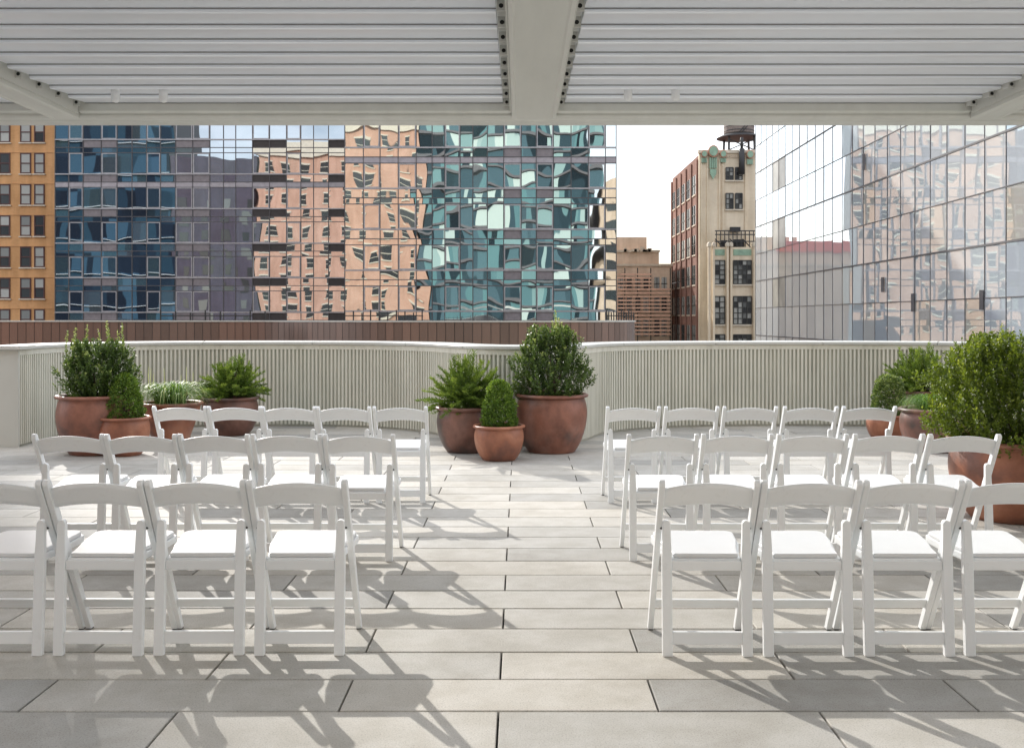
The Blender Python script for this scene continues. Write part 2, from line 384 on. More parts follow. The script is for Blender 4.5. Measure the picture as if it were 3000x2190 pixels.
# ------------------------------------------------------------------ pergola
pg=empty('pergola',(0,6.8,0),'light grey aluminium louvred pergola roof spanning overhead','pergola')
BZ=CH+1.30; LZ=CH+1.37
def part(name,mat,mbx,par_,**k): return loc(par_,mbx).build(name,mat,par_,**k)
FY0,FY1=6.60,6.88
m_=MB(); m_.prism([(FY0,BZ+.26),(FY0,BZ+.012),(FY0+.015,BZ),(FY0+.05,BZ),(FY0+.06,BZ+.008),(FY0+.11,BZ+.008),(FY0+.12,BZ),(FY1-.015,BZ),(FY1,BZ+.015),(FY1,BZ+.26)],'x',-9,9); part('front_beam',M['beam'],m_,pg,bevel=.003)
BE=[(-3.04,-2.85),(-.05,.235),(2.92,3.12)]
for x0,x1 in BE:
    m_=MB(); m_.prism([(x0,BZ+.25),(x0,BZ-.004),(x0+.02,BZ-.012),(x0+.03,BZ-.004),(x1-.03,BZ-.004),(x1-.02,BZ-.012),(x1,BZ-.004),(x1,BZ+.25)],'y',2.7,FY0-.002); part('cross_beam',M['beam'],m_,pg,bevel=.003)
# inner gutter lip
for (x0,x1) in ((-9,-3.05),(-2.84,-.06),(.245,2.91),(3.13,9)):
    m_=MB(); m_.prism([(FY0-.045,LZ-.035),(FY0-.003,LZ-.045),(FY0-.003,LZ+.1),(FY0-.045,LZ+.1)],'x',x0,x1); part('gutter_lip',M['beam'],m_,pg,bevel=.002)
bays=[(-2.85,-.05,15),(.235,2.92,15),(-8.8,-3.04,10),(3.12,8.8,10)]
LP=.2497
for bi,(x0,x1,nr) in enumerate(bays):
    for k in range(nr):
        y1=FY0-.055-LP*k; y0=y1-LP+.006
        gx0=x0+.055; gx1=x1-.055
        prof=[(y0,LZ),(y0+.012,LZ-.004),(y1-.045,LZ+.015),(y1+.004,LZ+.017),(y1+.004,LZ+.05),(y0+.03,LZ+.05),(y0,LZ+.012)]
        m_=MB(); m_.prism(prof,'x',gx0,gx1); lv=part('louver_blade',M['louver'],m_,pg,bevel=.0015,seg=1)
        g_=MB(); g_.box(gx0,gx1,y1+.0045,y1+.0095,LZ+.0125,LZ+.048); gk=part('gap_strip',M['gap_strip'],g_,pg); gk.parent=lv  # added strip: gap's dark line put into colour, also blocks sun between blades
        if bi<2 and k<11 or (bi>=2 and k<4):
            for s,xe in ((-1,gx0),(1,gx1)):
                bk=MB(); xa,xb=sorted((xe+s*.004,xe+s*.044)); bk.box(xa,xb,y1-.07,y1-.058,LZ-.018,LZ+.032)
                bk.box(xa,xa+.004,y1-.058,y1+.0,LZ-.012,LZ+.02)
                o=part('pivot_bracket',M['cap'],bk,pg); 
                hl=MB(); cx=(xa+xb)/2
                ring=[(cx+.0105*math.cos(a*math.pi/8),y1-.0715,LZ+.004+.0105*math.sin(a*math.pi/8)) for a in range(16)]
                hl.face(ring); h=part('pivot_hole',M['dark'],hl,pg); h.parent=o
# roof cut short behind the seen blades to let in light; side channels between blades and beams
for x0,x1 in BE:
    for xa,xb in ((x0-.012,x0-.002),(x1+.002,x1+.012)):
        m_=MB(); m_.box(xa,xb,2.8,FY0-.05,LZ-.05,LZ+.15); part('side_channel',M['beam'],m_,pg)
for x0,x1 in ((-2.85,-2.79),(-.11,-.05),(.235,.295),(2.86,2.92),(-3.10,-3.04),(3.12,3.18)):
    m_=MB(); m_.box(min(x0,x1),max(x0,x1),2.8,FY0-.05,LZ+.055,LZ+.07); part('side_cover',M['beam'],m_,pg)  # covers added to stop sky light leaking past the blade ends
# ceiling spots
def spot(px,py,label):
    Y=6.12; c=P(px,py,Y); zt=LZ-.008+.03
    e=empty('ceiling_spotlight',(c.x,Y,c.z),label,'spotlight','small cylindrical spotlights under the louvres')
    m_=MB(); m_.lathe([(.004,-.040),(.016,-.037),(.023,-.028),(.0255,-.018),(.0255,.045),(.02,.047)],(0,0,0),24); m_.build('lamp_body',M['plastic'],e)
    m_=MB(); m_.lathe([(.007,.044),(.007,LZ+.03-c.z),(.002,LZ+.03-c.z)],(0,0,0),12); m_.build('mounting_stem',M['cap'],e)
spot(255,212,'white cylinder spotlight under the left louvres, the farthest left'); spot(361,212,'white cylinder spotlight under the left louvres, nearer the central beam')
spot(1388,208,'white cylinder spotlight under the right louvres, nearer the central beam'); spot(1493,208,'white cylinder spotlight under the right louvres, second from the central beam')

# ------------------------------------------------------------------ chairs
def arc(cx,cy,r_,a0,a1,n): return [(cx+r_*math.cos(R(a0+(a1-a0)*i/n)),cy+r_*math.sin(R(a0+(a1-a0)*i/n))) for i in range(n+1)]
def make_chair():
    root=empty('folding_chair',(0,0,0),'x','chair')
    W=.2245; TOP=.799; FY=.40; BK=.46
    # back posts, floor in front to top behind
    L=math.hypot(BK,TOP); ux,uz=-BK/L,TOP/L; nx,nz=uz,-ux   # along, across (side view)
    def pv(a,b): return (FY+ux*a+nx*b, uz*a+nz*b)
    prof=[pv(.014,-.017),pv(-.004,.017)]+[pv(.3,.021),pv(L-.25,.021),pv(L-.03,.021)]+[pv(L-.021+.021*math.sin(R(a)),.021*math.cos(R(a))) for a in (15,40,65,90,115,140,165)]+[pv(L-.03,-.021),pv(.3,-.021)]
    for s in (-1,1):
        m_=MB(); xa,xb=sorted((s*W,s*(W-.027))); m_.prism(prof,'x',xa,xb); m_.build('back_post',M['plastic'],root,bevel=.005,seg=3)
        m_=MB(); xa,xb=sorted((s*(W-.003),s*(W-.024))); m_.prism([pv(-.006,.013),pv(.002,.018),pv(.016,-.018),pv(.008,-.016)],'x',xa,xb); m_.build('foot_cap',M['foot'],root)
    # rear legs
    for s in (-1,1):
        xo=.2025; xi=.157
        pr=[(xi,0),(xo,0),(xo,.42),(xo-.004,.52)]+[(xo-.022+.018*math.cos(R(a)),.588+.018*math.sin(R(a))) for a in (0,30,60,90,120,150,180)]+[(xi+.004,.53),(xi,.44)]
        pr=[(s*a,b) for a,b in pr]
        m_=MB(); m_.prism(pr,'y',-.015,.015,shear=lambda p:(p[0],p[1]+.036*p[2]/.59,p[2])); m_.build('rear_leg',M['plastic'],root,bevel=.005,seg=3)
        m_=MB(); m_.tube([(s*(xo-.002),.048,.565),(s*(W-.02),.062,.565)],.006,8); m_.build('pivot_pin',M['foot'],root)
    m_=MB(); m_.prism([(-.006,.052),(.014,.052),(.018,.108),(-.002,.108)],'x',-.158,.158); m_.build('rear_rail',M['plastic'],root,bevel=.004,seg=2)
    z=.150; y=FY-BK*z/TOP
    m_=MB(); m_.prism([(y+.006,z-.024),(y+.024,z-.020),(y+.000,z+.024),(y-.018,z+.020)],'x',-(W-.026),(W-.026)); m_.build('front_rail',M['plastic'],root,bevel=.004,seg=2)
    # backrest
    m_=MB(); nx_=18; wb=W-.026; V=[]
    for i in range(nx_+1):
        u=-1+2*i/nx_; x=u*wb; arch=.030*(1-u*u); bow=-.016*(1-u*u)
        zb=.667+.022*(1-u*u); zt=.757+arch
        yb=lambda zz: FY-BK*zz/TOP+bow
        row=[]
        for k in range(5):
            zz=zb+(zt-zb)*k/4; row.append((x,yb(zz)-.009,zz))
        row.append((x,yb(zt),zt+.003))
        for k in range(4,-1,-1):
            zz=zb+(zt-zb)*k/4; row.append((x,yb(zz)+.009,zz))
        row.append((x,yb(zb),zb-.003))
        V.append(row)
    k=len(V[0]); n0=0
    for row in V: m_.v+=row
    for i in range(nx_):
        for j in range(k):
            m_.f.append((i*k+j,(i+1)*k+j,(i+1)*k+(j+1)%k,i*k+(j+1)%k)); m_.r.append(.5); m_.sm.append(True)
    m_.build('backrest',M['plastic'],root,smooth=True)
    # seat
    def outline(ins,zr=0):
        wr,wf=.156-ins,.206-ins; y0,y1=.03+ins,.465-ins; rc=.045
        pts=[(-wr,y0),(wr,y0),(wr+.012,y0+.10),(wf-.01,y0+.24)]
        pts+=arc(wf-rc,y1-rc,rc,0,90,6)
        pts+=[(-a,b) for a,b in reversed(pts[2:])]
        return pts
    sh=lambda p:(p[0],p[1],p[2]+.02*(p[1]-.045)/.42)
    m_=MB(); m_.prism(outline(0),'z',.400,.432,shear=sh); m_.build('seat_frame',M['plastic'],root,bevel=.005,seg=2)
    m_=MB(); m_.box(-.1565,.1565,.016,.036,.380,.4235); m_.build('seat_apron',M['plastic'],root,bevel=.003)
    m_=MB(); m_.prism(outline(.010),'z',.4325,.452,shear=sh); m_.build('seat_pad',M['pad'],root,bevel=.007,seg=3)
    return root
ch0=make_chair(); used=False
ordw=['first','second','third','fourth','fifth']
def row(xs,Y,desc,side,jit):
    global used
    for i,x in enumerate(xs):
        if i==0: lab=f'white folding chair in the {desc}, beside the aisle on the {side}'
        elif i==4: lab=f'white folding chair in the {desc}, {side} side, farthest from the aisle'
        else: lab=f'white folding chair in the {desc}, {side} side, {ordw[i]} from the aisle'
        g='white folding chairs set out in rows'
        lx=(x, Y+random.uniform(-jit,jit),0); rz=R(random.uniform(-1.1,1.1))
        if not used: ch0.location=lx; ch0.rotation_euler=(0,0,rz); ch0['label']=lab; ch0['group']=g; used=True
        else: dup(ch0,lx,rz,lab,g)
row([-.994,-1.449,-1.902,-2.355],4.60,'nearest row','left',.006)
row([.847,1.301,1.757,2.212],4.59,'nearest row','right',.006)
row([-.998,-1.453,-1.908,-2.36,-2.815],6.40,'middle row','left',.015)
row([.893,1.36,1.83,2.31,2.775],6.40,'middle row','right',.015)
row([-.978,-1.44,-1.89,-2.34,-2.79],8.40,'farthest row','left',.015)
row([.933,1.412,1.893,2.388,2.875],8.40,'farthest row','right',.015)

# ------------------------------------------------------------------ pots and plants
def pot(px,Y,Rr,h,mat,label,cone=False,base=.66):
    x=(px-HX)*Y/F
    e=empty('planter_pot',(x,Y,0),label,'planter pot','terracotta planter pots')
    b=base*Rr
    if cone: pf=[(b*.97,.0),(b,.008),(b+.30*(Rr-b),.3*h),(b+.62*(Rr-b),.6*h),(b+.85*(Rr-b),.84*h),(Rr*.955,.93*h)]
    else: pf=[(b*.97,0),(b,.006),(b+.40*(Rr-b),.14*h),(b+.72*(Rr-b),.31*h),(b+.92*(Rr-b),.48*h),(Rr*1.0,.65*h),(Rr*.985,.78*h),(Rr*.945,.88*h),(Rr*.92,.93*h)]
    # smooth profile
    ps=spline([Vector(p) for p in pf],.012)
    m_=MB(); m_.lathe([(p.x,p.y) for p in ps]+[(Rr*.93,.935*h),(Rr*.87,.935*h),(Rr*.86,.86*h)],(0,0,0),56,wob=.01); m_.build('pot_body',mat,e)
    m_=MB(); rr=.021 if Rr<.3 else .026; cz=h-rr*.8; cr=Rr*.965
    pr=[(cr+rr*1.15*math.cos(R(a)),cz+rr*.8*math.sin(R(a))) for a in range(-110,250,20)]
    m_.lathe(pr+[pr[0]],(0,0,0),56,wob=.008,close=False); m_.build('pot_rim',mat,e)
    m_=MB(); m_.lathe([(Rr*.88,.90*h),(Rr*.6,.925*h),(Rr*.3,.94*h),(.01,.945*h)],(0,0,0),32,wob=.1,close=False); m_.build('soil',M['soil'],e)
    return x,Y,h
def leaf(mb_,p,d,n,L,W,r_):
    s=d.cross(n)
    if s.length<1e-4: s=Vector((1,0,0))
    s.normalize(); n2=s.cross(d).normalized()
    a=p; b=p+d*L*.45+s*W*.5+n2*W*.12; c=p+d*L; e=p+d*L*.45-s*W*.5+n2*W*.12
    mb_.face([a,b,c],r_); mb_.face([a,c,e],r_)
def rv():
    while True:
        v=Vector((random.uniform(-1,1),random.uniform(-1,1),random.uniform(-1,1)))
        if .05<v.length<1: return v.normalized()
def stems(e,z,rad,h,k=7,r0=.012):
    m_=MB()
    for i in range(k):
        a=random.uniform(0,6.28); q=rad*random.uniform(.3,.75)
        pts=[(0.02*math.cos(a),.02*math.sin(a),z-.04),(q*.35*math.cos(a),q*.35*math.sin(a),z+h*.3),(q*.8*math.cos(a+.2),q*.8*math.sin(a+.2),z+h*random.uniform(.55,.75))]
        m_.tube(pts,[r0,r0*.7,r0*.3],5)
    m_.build('stem',M['bark'],e)
def shoot_shrub(x,Y,z,rx,h,label,mat,nsh=330,leafL=.036,shape=None,cat='shrub',name='shrub',tall=(),lean=0,per=22,cont=.5,sp=None,asp=.52):
    """many shoots; each carries leaves along its outer part"""
    e=empty(name,(x,Y,0),label,cat,'shrubs growing in the planter pots'); stems(e,z,rx,h)
    m_=MB()
    def prof(t):   # radius fraction at height fraction
        return shape(t) if shape else math.sin(math.pi*min(1,.18+t*.82)**.8)**.6
    for i in range(nsh):
        t=random.random()**.85; a=random.uniform(0,2*math.pi); inner=random.random()<.36
        lump=1+.34*noise.noise(Vector((math.cos(a)*2.1+x,math.sin(a)*2.1,t*5+Y)))*1.6
        rr=rx*prof(t)*lump*(random.uniform(.35,.8) if inner else random.uniform(.84,1.06))
        tip=Vector((rr*math.cos(a)+lean*t*rx,rr*math.sin(a),z+h*t*(1+.05*noise.noise(Vector((a,t,3))))))
        d=(Vector((math.cos(a)*.7*(1-t*.6),math.sin(a)*.7*(1-t*.6),.55+.6*t))+rv()*.25).normalized()
        SL=random.uniform(.10,.17)*(leafL/.036); br_=random.random()
        for k in range(per):
            q=k/(per-1); p=tip-d*SL*(1-q)+rv()*.008
            ld=(d*(.35+.6*q)+rv()*.9).normalized(); nn=(Vector((-.2,.2,1))+rv()*.8).normalized()
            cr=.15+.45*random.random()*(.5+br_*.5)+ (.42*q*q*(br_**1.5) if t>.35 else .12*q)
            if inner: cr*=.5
            l_=leafL*random.uniform(.7,1.1)
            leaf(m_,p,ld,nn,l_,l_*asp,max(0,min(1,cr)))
    for (ax,ay,h0,h1) in tall:
        stp=int((h1-h0)/.004)
        for k in range(stp):
            q=k/stp; zz=z+h0+(h1-h0)*q; p=Vector((ax+.02*math.sin(q*3+ax*9)+random.uniform(-.006,.006),ay,zz))
            ld=(Vector((0,0,.6))+rv()).normalized(); l_=leafL*random.uniform(.7,1.15)*(1-.4*q)
            leaf(m_,p,ld,rv(),l_,l_*asp,min(1,.45+.5*q*random.random()+.1))
    m_.build('foliage',mat,e); return e
def cone_box(x,Y,z,rx,h,label,nl=12000,L=.022,top=.45,mat='box'):
    e=empty('boxwood_shrub',(x,Y,0),label,'shrub','shrubs growing in the planter pots'); stems(e,z,rx,h,4,.008)
    m_=MB()
    for i in range(nl//6):
        t=random.random(); a=random.uniform(0,6.283)
        pr=(1-(1-top)*t**1.6)*(1 if t<.86 else math.sqrt(max(0,1-((t-.86)/.145)**2)))*(.88+.12*min(1,t/.15))
        lump=1+.16*noise.noise(Vector((math.cos(a)*2.2+x,math.sin(a)*2.2,t*5)))
        rr=rx*pr*lump*random.choice((1,1,.97,.9,.8,1.04)); base=Vector((rr*math.cos(a),rr*math.sin(a),z+h*t))
        out=Vector((math.cos(a),math.sin(a),.5+.6*t)).normalized(); b_=random.random()
        for k in range(6):
            p=base+rv()*.014; ld=(out*.8+rv()).normalized()
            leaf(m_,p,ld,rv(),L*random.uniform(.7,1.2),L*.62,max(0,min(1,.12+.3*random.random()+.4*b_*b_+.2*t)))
    m_.build('foliage',M[mat],e); return e
def juniper(x,Y,z,rx,h,label,nb=85*2,mat='juniper',lean=.0):
    e=empty('juniper_shrub',(x,Y,0),label,'shrub','shrubs growing in the planter pots'); stems(e,z,rx*.6,h*.8,6,.010)
    m_=MB()
    for i in range(nb):
        a=random.uniform(0,6.283); t=random.random()
        el=R(random.uniform(12,88)) if random.random()<.8 else R(random.uniform(-5,20))
        Lb=random.uniform(.72,1.06)*(h*math.sin(max(el,.0))**2+rx*1.05*math.cos(el)**2)
        d=Vector((math.cos(a)*math.cos(el)+lean*.2,math.sin(a)*math.cos(el),math.sin(el))).normalized()
        br_=random.random()
        npt=20; o_=rv()*rx*.28; p0=Vector((o_.x,o_.y,z))+Vector((d.x,d.y,0))*rx*.1; Lb*=.88
        for k in range(npt):
            q=.22+.78*k/(npt-1)
            droop=Vector((0,0,.10*math.sin(q*math.pi)-.07*q*q))*(1 if el<1.2 else .3)
            c=p0+d*Lb*q+droop*Lb+Vector((noise.noise(Vector((a*5,q*2,1))),noise.noise(Vector((a*5,q*2,5))),0))*.03
            # side sprays
            side=d.cross(Vector((0,0,1))); side=side.normalized() if side.length>.1 else Vector((1,0,0))
            for s in (-1,1,0):
                sd=(d*1.0+side*s*.75+rv()*.35+Vector((0,0,.15))).normalized()
                SLn=.085*(1-.55*q)*random.uniform(.7,1.2)
                for w in range(3):
                    pp=c+sd*SLn*w/3+rv()*.004
                    ld=(sd+rv()*.45).normalized()
                    cr=.1+.3*random.random()+.35*q*br_+.15*q
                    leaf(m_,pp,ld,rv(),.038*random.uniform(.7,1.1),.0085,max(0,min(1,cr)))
    m_.build('foliage',M[mat],e); return e
def blades(x,Y,z,rad,h,label,nb=260,mat='grass',W=.011,name='grass_plant',cat='ornamental grass',droop=1.0,spikes=8):
    e=empty(name,(x,Y,0),label,cat)
    m_=MB()
    for i in range(nb):
        a=random.uniform(0,6.283); rr=rad*random.uniform(.6,1.15); hh=h*random.uniform(.55,1.05); seg=7; c0=random.random()
        b0=Vector((random.uniform(-1,1)*rad*.3,random.uniform(-1,1)*rad*.3,z)); side=Vector((-math.sin(a),math.cos(a),0)); pts=[]
        for k in range(seg+1):
            q=k/seg; pts.append(b0+Vector((math.cos(a)*rr*q,math.sin(a)*rr*q,hh*(math.sin(q*math.pi*.60*1.1)) *1.0-droop*hh*.75*q*q*q)))
        for k in range(seg):
            w0=W*(1-(k/seg)**2)*.5; w1=W*(1-((k+1)/seg)**2)*.5+.0004
            m_.face([pts[k]-side*w0,pts[k]+side*w0,pts[k+1]+side*w1,pts[k+1]-side*w1], .9 if c0>.87 else .1+.5*random.random())
    for i in range(spikes):
        b=Vector((random.uniform(-1,1)*rad*.6,random.uniform(-1,1)*rad*.4,z+h*.4))
        m_.tube([b,b+Vector((random.uniform(-.02,.02),0,h*random.uniform(.6,.95)))],[.004,.002],4,r=.98)
    m_.build('foliage',M[mat],e); return e

GX=lambda px,Y:(px-HX)*Y/F
# central group
x,Y,h=pot(1219,11.66,.407,.665,M['terra'],'largest terracotta pot of the central trio, holding the tall glossy shrub')
shoot_shrub(x,Y,h*.93,.43,.82,'tall dark glossy shrub in the largest central pot',M['holly'],820,.036,shape=lambda t:(.82+.2*math.sin(t*4.2) if t<.4 else 1.02-.95*(t-.4)**1.15),tall=[(.04,-.1,.6,1.0),(.05,-.08,.6,.93),(.03,-.12,.6,.95),(.0,-.12,.6,.88),(-.16,-.05,.55,.80),(.13,0,.6,.86),(-.28,0,.5,.70),(.08,-.1,.6,.9)],name='broadleaf_shrub')
x,Y,h=pot(1031,11.66,.34,.52,M['terra_dark'],'weathered terracotta pot left of the central trio, under the feathery juniper')
juniper(x-.0,Y,h*.92,.43,.72,'feathery green juniper in the left pot of the central trio',170)
x,Y,h=pot(1103,10.97,.268,.378,M['terra_orange'],'small terracotta pot in front of the central trio')
cone_box(x,Y,h*.92,.185,.50,'small clipped boxwood cone at the front of the central trio')
# left group
x,Y,h=pot(211,11.5,.415,.665,M['terra'],'large terracotta pot at the far left against the fluted wall')
shoot_shrub(x+.05,Y,h*.93,.39,.66,'tall glossy shrub with upright pale tips in the far left pot',M['holly'],820,.036,shape=lambda t:.86+.1*math.sin(t*3)-.28*max(0,t-.55)*1.5,tall=[(-.28,0,.5,.80),(-.24,-.1,.5,.74),(-.12,-.1,.5,.84),(.02,-.1,.5,.78),(.06,.05,.5,.88),(.09,0,.5,.8),(.27,0,.5,.85),(-.36,0,.45,.76),(.18,.1,.5,.76)],name='broadleaf_shrub')
x,Y,h=pot(275,11.35,.272,.43,M['terra_orange'],'small terracotta pot in front of the far left pot')
cone_box(x,Y,h*.92,.20,.50,'small clipped boxwood in the left corner group')
x,Y,h=pot(378,12.3,.36,.515,M['terra_orange'],'tapered terracotta pot holding variegated grass by the left wall',cone=True,base=.55)
blades(x+.0,Y,h*.93,.47,.34,'clump of cream-edged arching grass in a terracotta pot',420)
x,Y,h=pot(509,13.35,.36,.50,M['terra_dark'],'terracotta pot holding a juniper, rightmost of the left group')
juniper(x+.02,Y,h*.92,.44,.62,'spreading feathery juniper, rightmost plant of the left group',160)
# right group
x,Y,h=pot(1964,12.7,.27,.33,M['terra_orange'],'small terracotta pot in the right group, mostly behind the chairs')
cone_box(x,Y,h*.92,.205,.50,'dark rounded boxwood, leftmost plant of the right group',11000,.022,.6,'holly')
x,Y,h=pot(2035,13.25,.36,.59,M['terra_dark'],'terracotta pot at the back of the right group by the wall')
juniper(x,Y,h*.92,.46,.70,'dark feathery juniper at the back of the right group',170)
x,Y,h=pot(2068,11.75,.40,.49,M['terra_dark'],'plum brown terracotta pot with a soft feathery plant, right group')
blades(x-.05,Y,h*.92,.34,.24,'soft bright green feathery plant spilling over a pot edge',900,'fern',.005,'feathery_plant','plant',1.1,0)
x,Y,h=pot(2236,7.78,.455,.61,M['terra_orange'],'big orange terracotta pot behind the middle row of chairs, right edge')
def bigshape(t): return .72+.30*math.sin(min(1,t/.45)*math.pi/2)-.42*max(0,t-.55)**1.1*1.8
shoot_shrub(x+.06,Y,h*.90,.60,.86,'huge loose light green shrub filling the right edge',M['bush'],3100,.029,shape=bigshape,tall=[(-.2,-.1,.7,.93),(.0,-.1,.7,.95)],name='privet_shrub',per=20,asp=.55)

# ------------------------------------------------------------------ city buildings
def proj(p):
    return HX+F*p[0]/p[1], HY-F*(p[2]-CH)/p[1]
def facade(root, U, floors, plane, glassm, vents, framed, z_of, fh, hgt, bandfloor, zlow, ztop, maxparts=100):
    """U: column boundaries in metres along the facade; plane(u,z,depth)->world"""
    cand=[]; rest=MB(); mul=MB(); slb=MB(); bnd=MB(); vn=[]; frs=[]
    vis,stp,spd=hgt
    for k in range(*floors):
        z0=z_of(k); spn=MB(); spl=MB()
        for c in range(len(U)-1):
            a,b=U[c],U[c+1]; mm=.035
            def quad(mbx,z1,z2,dep=0,r_=None):
                tl=random.uniform(-1,1)*.0012; tm=random.uniform(-1,1)*.0012
                mbx.face([plane(a+mm,z1,dep+tl),plane(b-mm,z1,dep-tl),plane(b-mm,z2,dep-tl+tm),plane(a+mm,z2,dep+tl+tm)],r_)
            q=[proj(plane(a,z0,0)),proj(plane(b,z0+vis,0))]
            area=abs((q[0][0]-q[1][0])*(q[0][1]-q[1][1]))
            on = q[1][1]>268-40 and q[0][1]<712 and max(q[0][0],q[1][0])>0 and min(q[0][0],q[1][0])<2263 and q[1][1]>240
            cand.append((area if on else 0,k,c))
            # strip above
            if k==bandfloor-1: 
                pass
            else: quad(spl,z0+vis+.03,z0+vis+stp-.03)
            if c not in vents or k%7==99: quad(spn,z0+vis+stp+.03,z0+fh-.06)
            else:
                vn.append((a,b,z0+vis+stp+.02,z0+fh-.08,c))
                if spn.f: loc(root,spn).build('spandrel_glass',glassm,root); spn=MB()
            # framed sash
            if c in framed: frs.append((k,c,a,b,z0))
        for q_ in (spn,spl):
            if q_.f: loc(root,q_).build('spandrel_glass',glassm,root)
        ua,ub=U[0],U[-1]
        slb.box2(plane,ua,ub,z0-.05,z0+.05,-.03,.10)
        slb2=mul; slb2.box2(plane,ua,ub,z0+vis-.03,z0+vis+.03,-.03,.05); slb2.box2(plane,ua,ub,z0+vis+stp-.03,z0+vis+stp+.03,-.03,.06)
        if k==bandfloor-1: bnd.box2(plane,ua,ub,z0+vis+.031,z0+vis+stp-.031,-.03,.04)
    for u in U: mul.box2(plane,u-.026,u+.026,zlow,ztop,-.03,.075)
    cand.sort(reverse=True); keep=set((k,c) for ar,k,c in cand[:maxparts] if ar>0)
    fmap={}
    for k,c,a,b,z0 in frs: fmap[(k,c)]=1
    for ar,k,c in cand:
        a,b=U[c],U[c+1]; z0=z_of(k); mm=.035
        tl=random.uniform(-1,1)*.0018; tm=random.uniform(-1,1)*.0018
        m_= MB() if (k,c) in keep else rest
        m_.face([plane(a+mm,z0+.06,tl),plane(b-mm,z0+.06,-tl),plane(b-mm,z0+vis-.03,-tl+tm),plane(a+mm,z0+vis-.03,tl+tm)])
        if (k,c) in keep:
            w=loc(root,m_).build('window',glassm,root)
            if (k,c) in fmap:
                f=MB(); e0,e1,g0,g1=a+.04,b-.04,z0+.06,z0+vis-.04; wd=.07
                f.box2(plane,e0,e0+wd,g0,g1,.0,.065); f.box2(plane,e1-wd,e1,g0,g1,.0,.065); f.box2(plane,e0+wd,e1-wd,g0,g0+wd,.0,.065); f.box2(plane,e0+wd,e1-wd,g1-wd,g1,.0,.065)
                loc(root,f).build('window_frame',M['silver'],w)
    if rest.f: tag(loc(root,rest).build('window',glassm,root),kind='stuff')
    loc(root,mul).build('mullion_grid',M['mull'],root); loc(root,slb).build('floor_edge',M['silver'],root)
    if bnd.f: loc(root,bnd).build('floor_band',M['band'],root)
    vn.sort(key=lambda v:abs(v[2]-8)); restv=MB()
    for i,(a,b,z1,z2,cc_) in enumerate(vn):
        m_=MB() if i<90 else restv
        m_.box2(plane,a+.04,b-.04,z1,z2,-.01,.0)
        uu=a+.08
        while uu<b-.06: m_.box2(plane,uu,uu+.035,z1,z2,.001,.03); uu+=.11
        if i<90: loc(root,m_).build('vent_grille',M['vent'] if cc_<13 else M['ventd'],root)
    if restv.f: tag(loc(root,restv).build('vent_grille',M['vent'],root),kind='stuff')
def box2(s,plane,a,b,z1,z2,d0,d1,r=None):
    r=random.random() if r is None else r
    pts=[plane(a,z1,d0),plane(b,z1,d0),plane(b,z1,d1),plane(a,z1,d1),plane(a,z2,d0),plane(b,z2,d0),plane(b,z2,d1),plane(a,z2,d1)]
    n=len(s.v); s.v+=[tuple(p) for p in pts]
    for q in ((0,1,2,3),(4,7,6,5),(0,4,5,1),(1,5,6,2),(2,6,7,3),(3,7,4,0)):
        s.f.append(tuple(n+i for i in q)); s.r.append(r); s.sm.append(False)
MB.box2=box2
fh=3.05; zA=lambda k:2.06+fh*k
# glass block, recessed wing
A=empty('glass_apartment_block',(-28,90,-34),'dark blue reflective glass tower wing beside the orange brick building','building')
UA=[(p-HX)*90/F for p in (122,152,184,224,259,292,324,355,388,426,464,494,521,558,596,633,665,693,726,762,800)]
facade(A,UA,(-3,8),lambda u,z,d:(u,90-d,z),M['glassA'],{2,3,8,9,13,14,18},{1,3,6,8,9,13,15},zA,fh,(1.89,.46,.70),4,-8,2.06+8*fh)
m_=MB(); m_.box(UA[0],UA[-1],90.05,104,-33.9,2.06+8*fh-.1); part('tower_body',M['mull'],m_,A)
B=empty('projecting_glass_tower',(-3,76,-34),'teal reflective glass tower with rippled reflections in front of the darker wing','building')
UB=[(p-HX)*76/F for p in (762,803,840,880,920,955,983,1017,1045,1077,1113,1152,1185,1223,1262,1300,1338,1362)]
facade(B,UB,(-3,8),lambda u,z,d:(u,76-d,z),M['glassB'],{10,12},{1,3,6,10,12,15},zA,fh,(1.89,.46,.70),4,-8,2.06+8*fh)
m_=MB(); m_.prism([(UB[0],76.05),(UB[-1],76.05),(UB[-1]-.1,78),(0,92),(UB[0],92)],'z',-33.9,2.06+8*fh-.1); part('tower_body',M['panelw'],m_,B)

# right glass building
CX=16.16
C=empty('pale_glass_building',(CX,50,-34),'pale mirrored glass office building receding along the right','building')
UC=[26+1.56*i for i in range(29)]; UC=[u for u in UC if u<70.8]
def planeC(u,z,d): return (CX-d,u,z)
zc=[.39+1.835*k for k in range(-6,12)]
cand=[];panes={}
for i in range(len(UC)-1):
    for k in range(len(zc)-1):
        q0=proj(planeC(UC[i],zc[k],0)); q1=proj(planeC(UC[i+1],zc[k+1],0))
        on=min(q0[0],q1[0])<2263 and q1[1]>260 and q0[1]<745
        cand.append((abs((q0[0]-q1[0])*(q0[1]-q1[1])) if on else 0,i,k))
cand.sort(reverse=True); rest=MB()
frost=[j for j,u in enumerate(UC) if 60.4<u<64.4]
for n_,(ar,i,k) in enumerate(cand):
    m_=MB() if (n_<100 and ar>0) else rest
    tl=random.uniform(-1,1)*.006; tm=random.uniform(-1,1)*.004; g=.02
    m_.face([planeC(UC[i+1]-g,zc[k]+g,tl),planeC(UC[i]+g,zc[k]+g,-tl),planeC(UC[i]+g,zc[k+1]-g,-tl+tm),planeC(UC[i+1]-g,zc[k+1]-g,tl+tm)])
    fz = i in frost and k%2==1 and k>5
    if m_ is not rest: part('window',M['frost'] if fz else M['glassC'],m_,C)
if rest.f: tag(part('window',M['glassC'],rest,C),kind='stuff')
m_=MB()
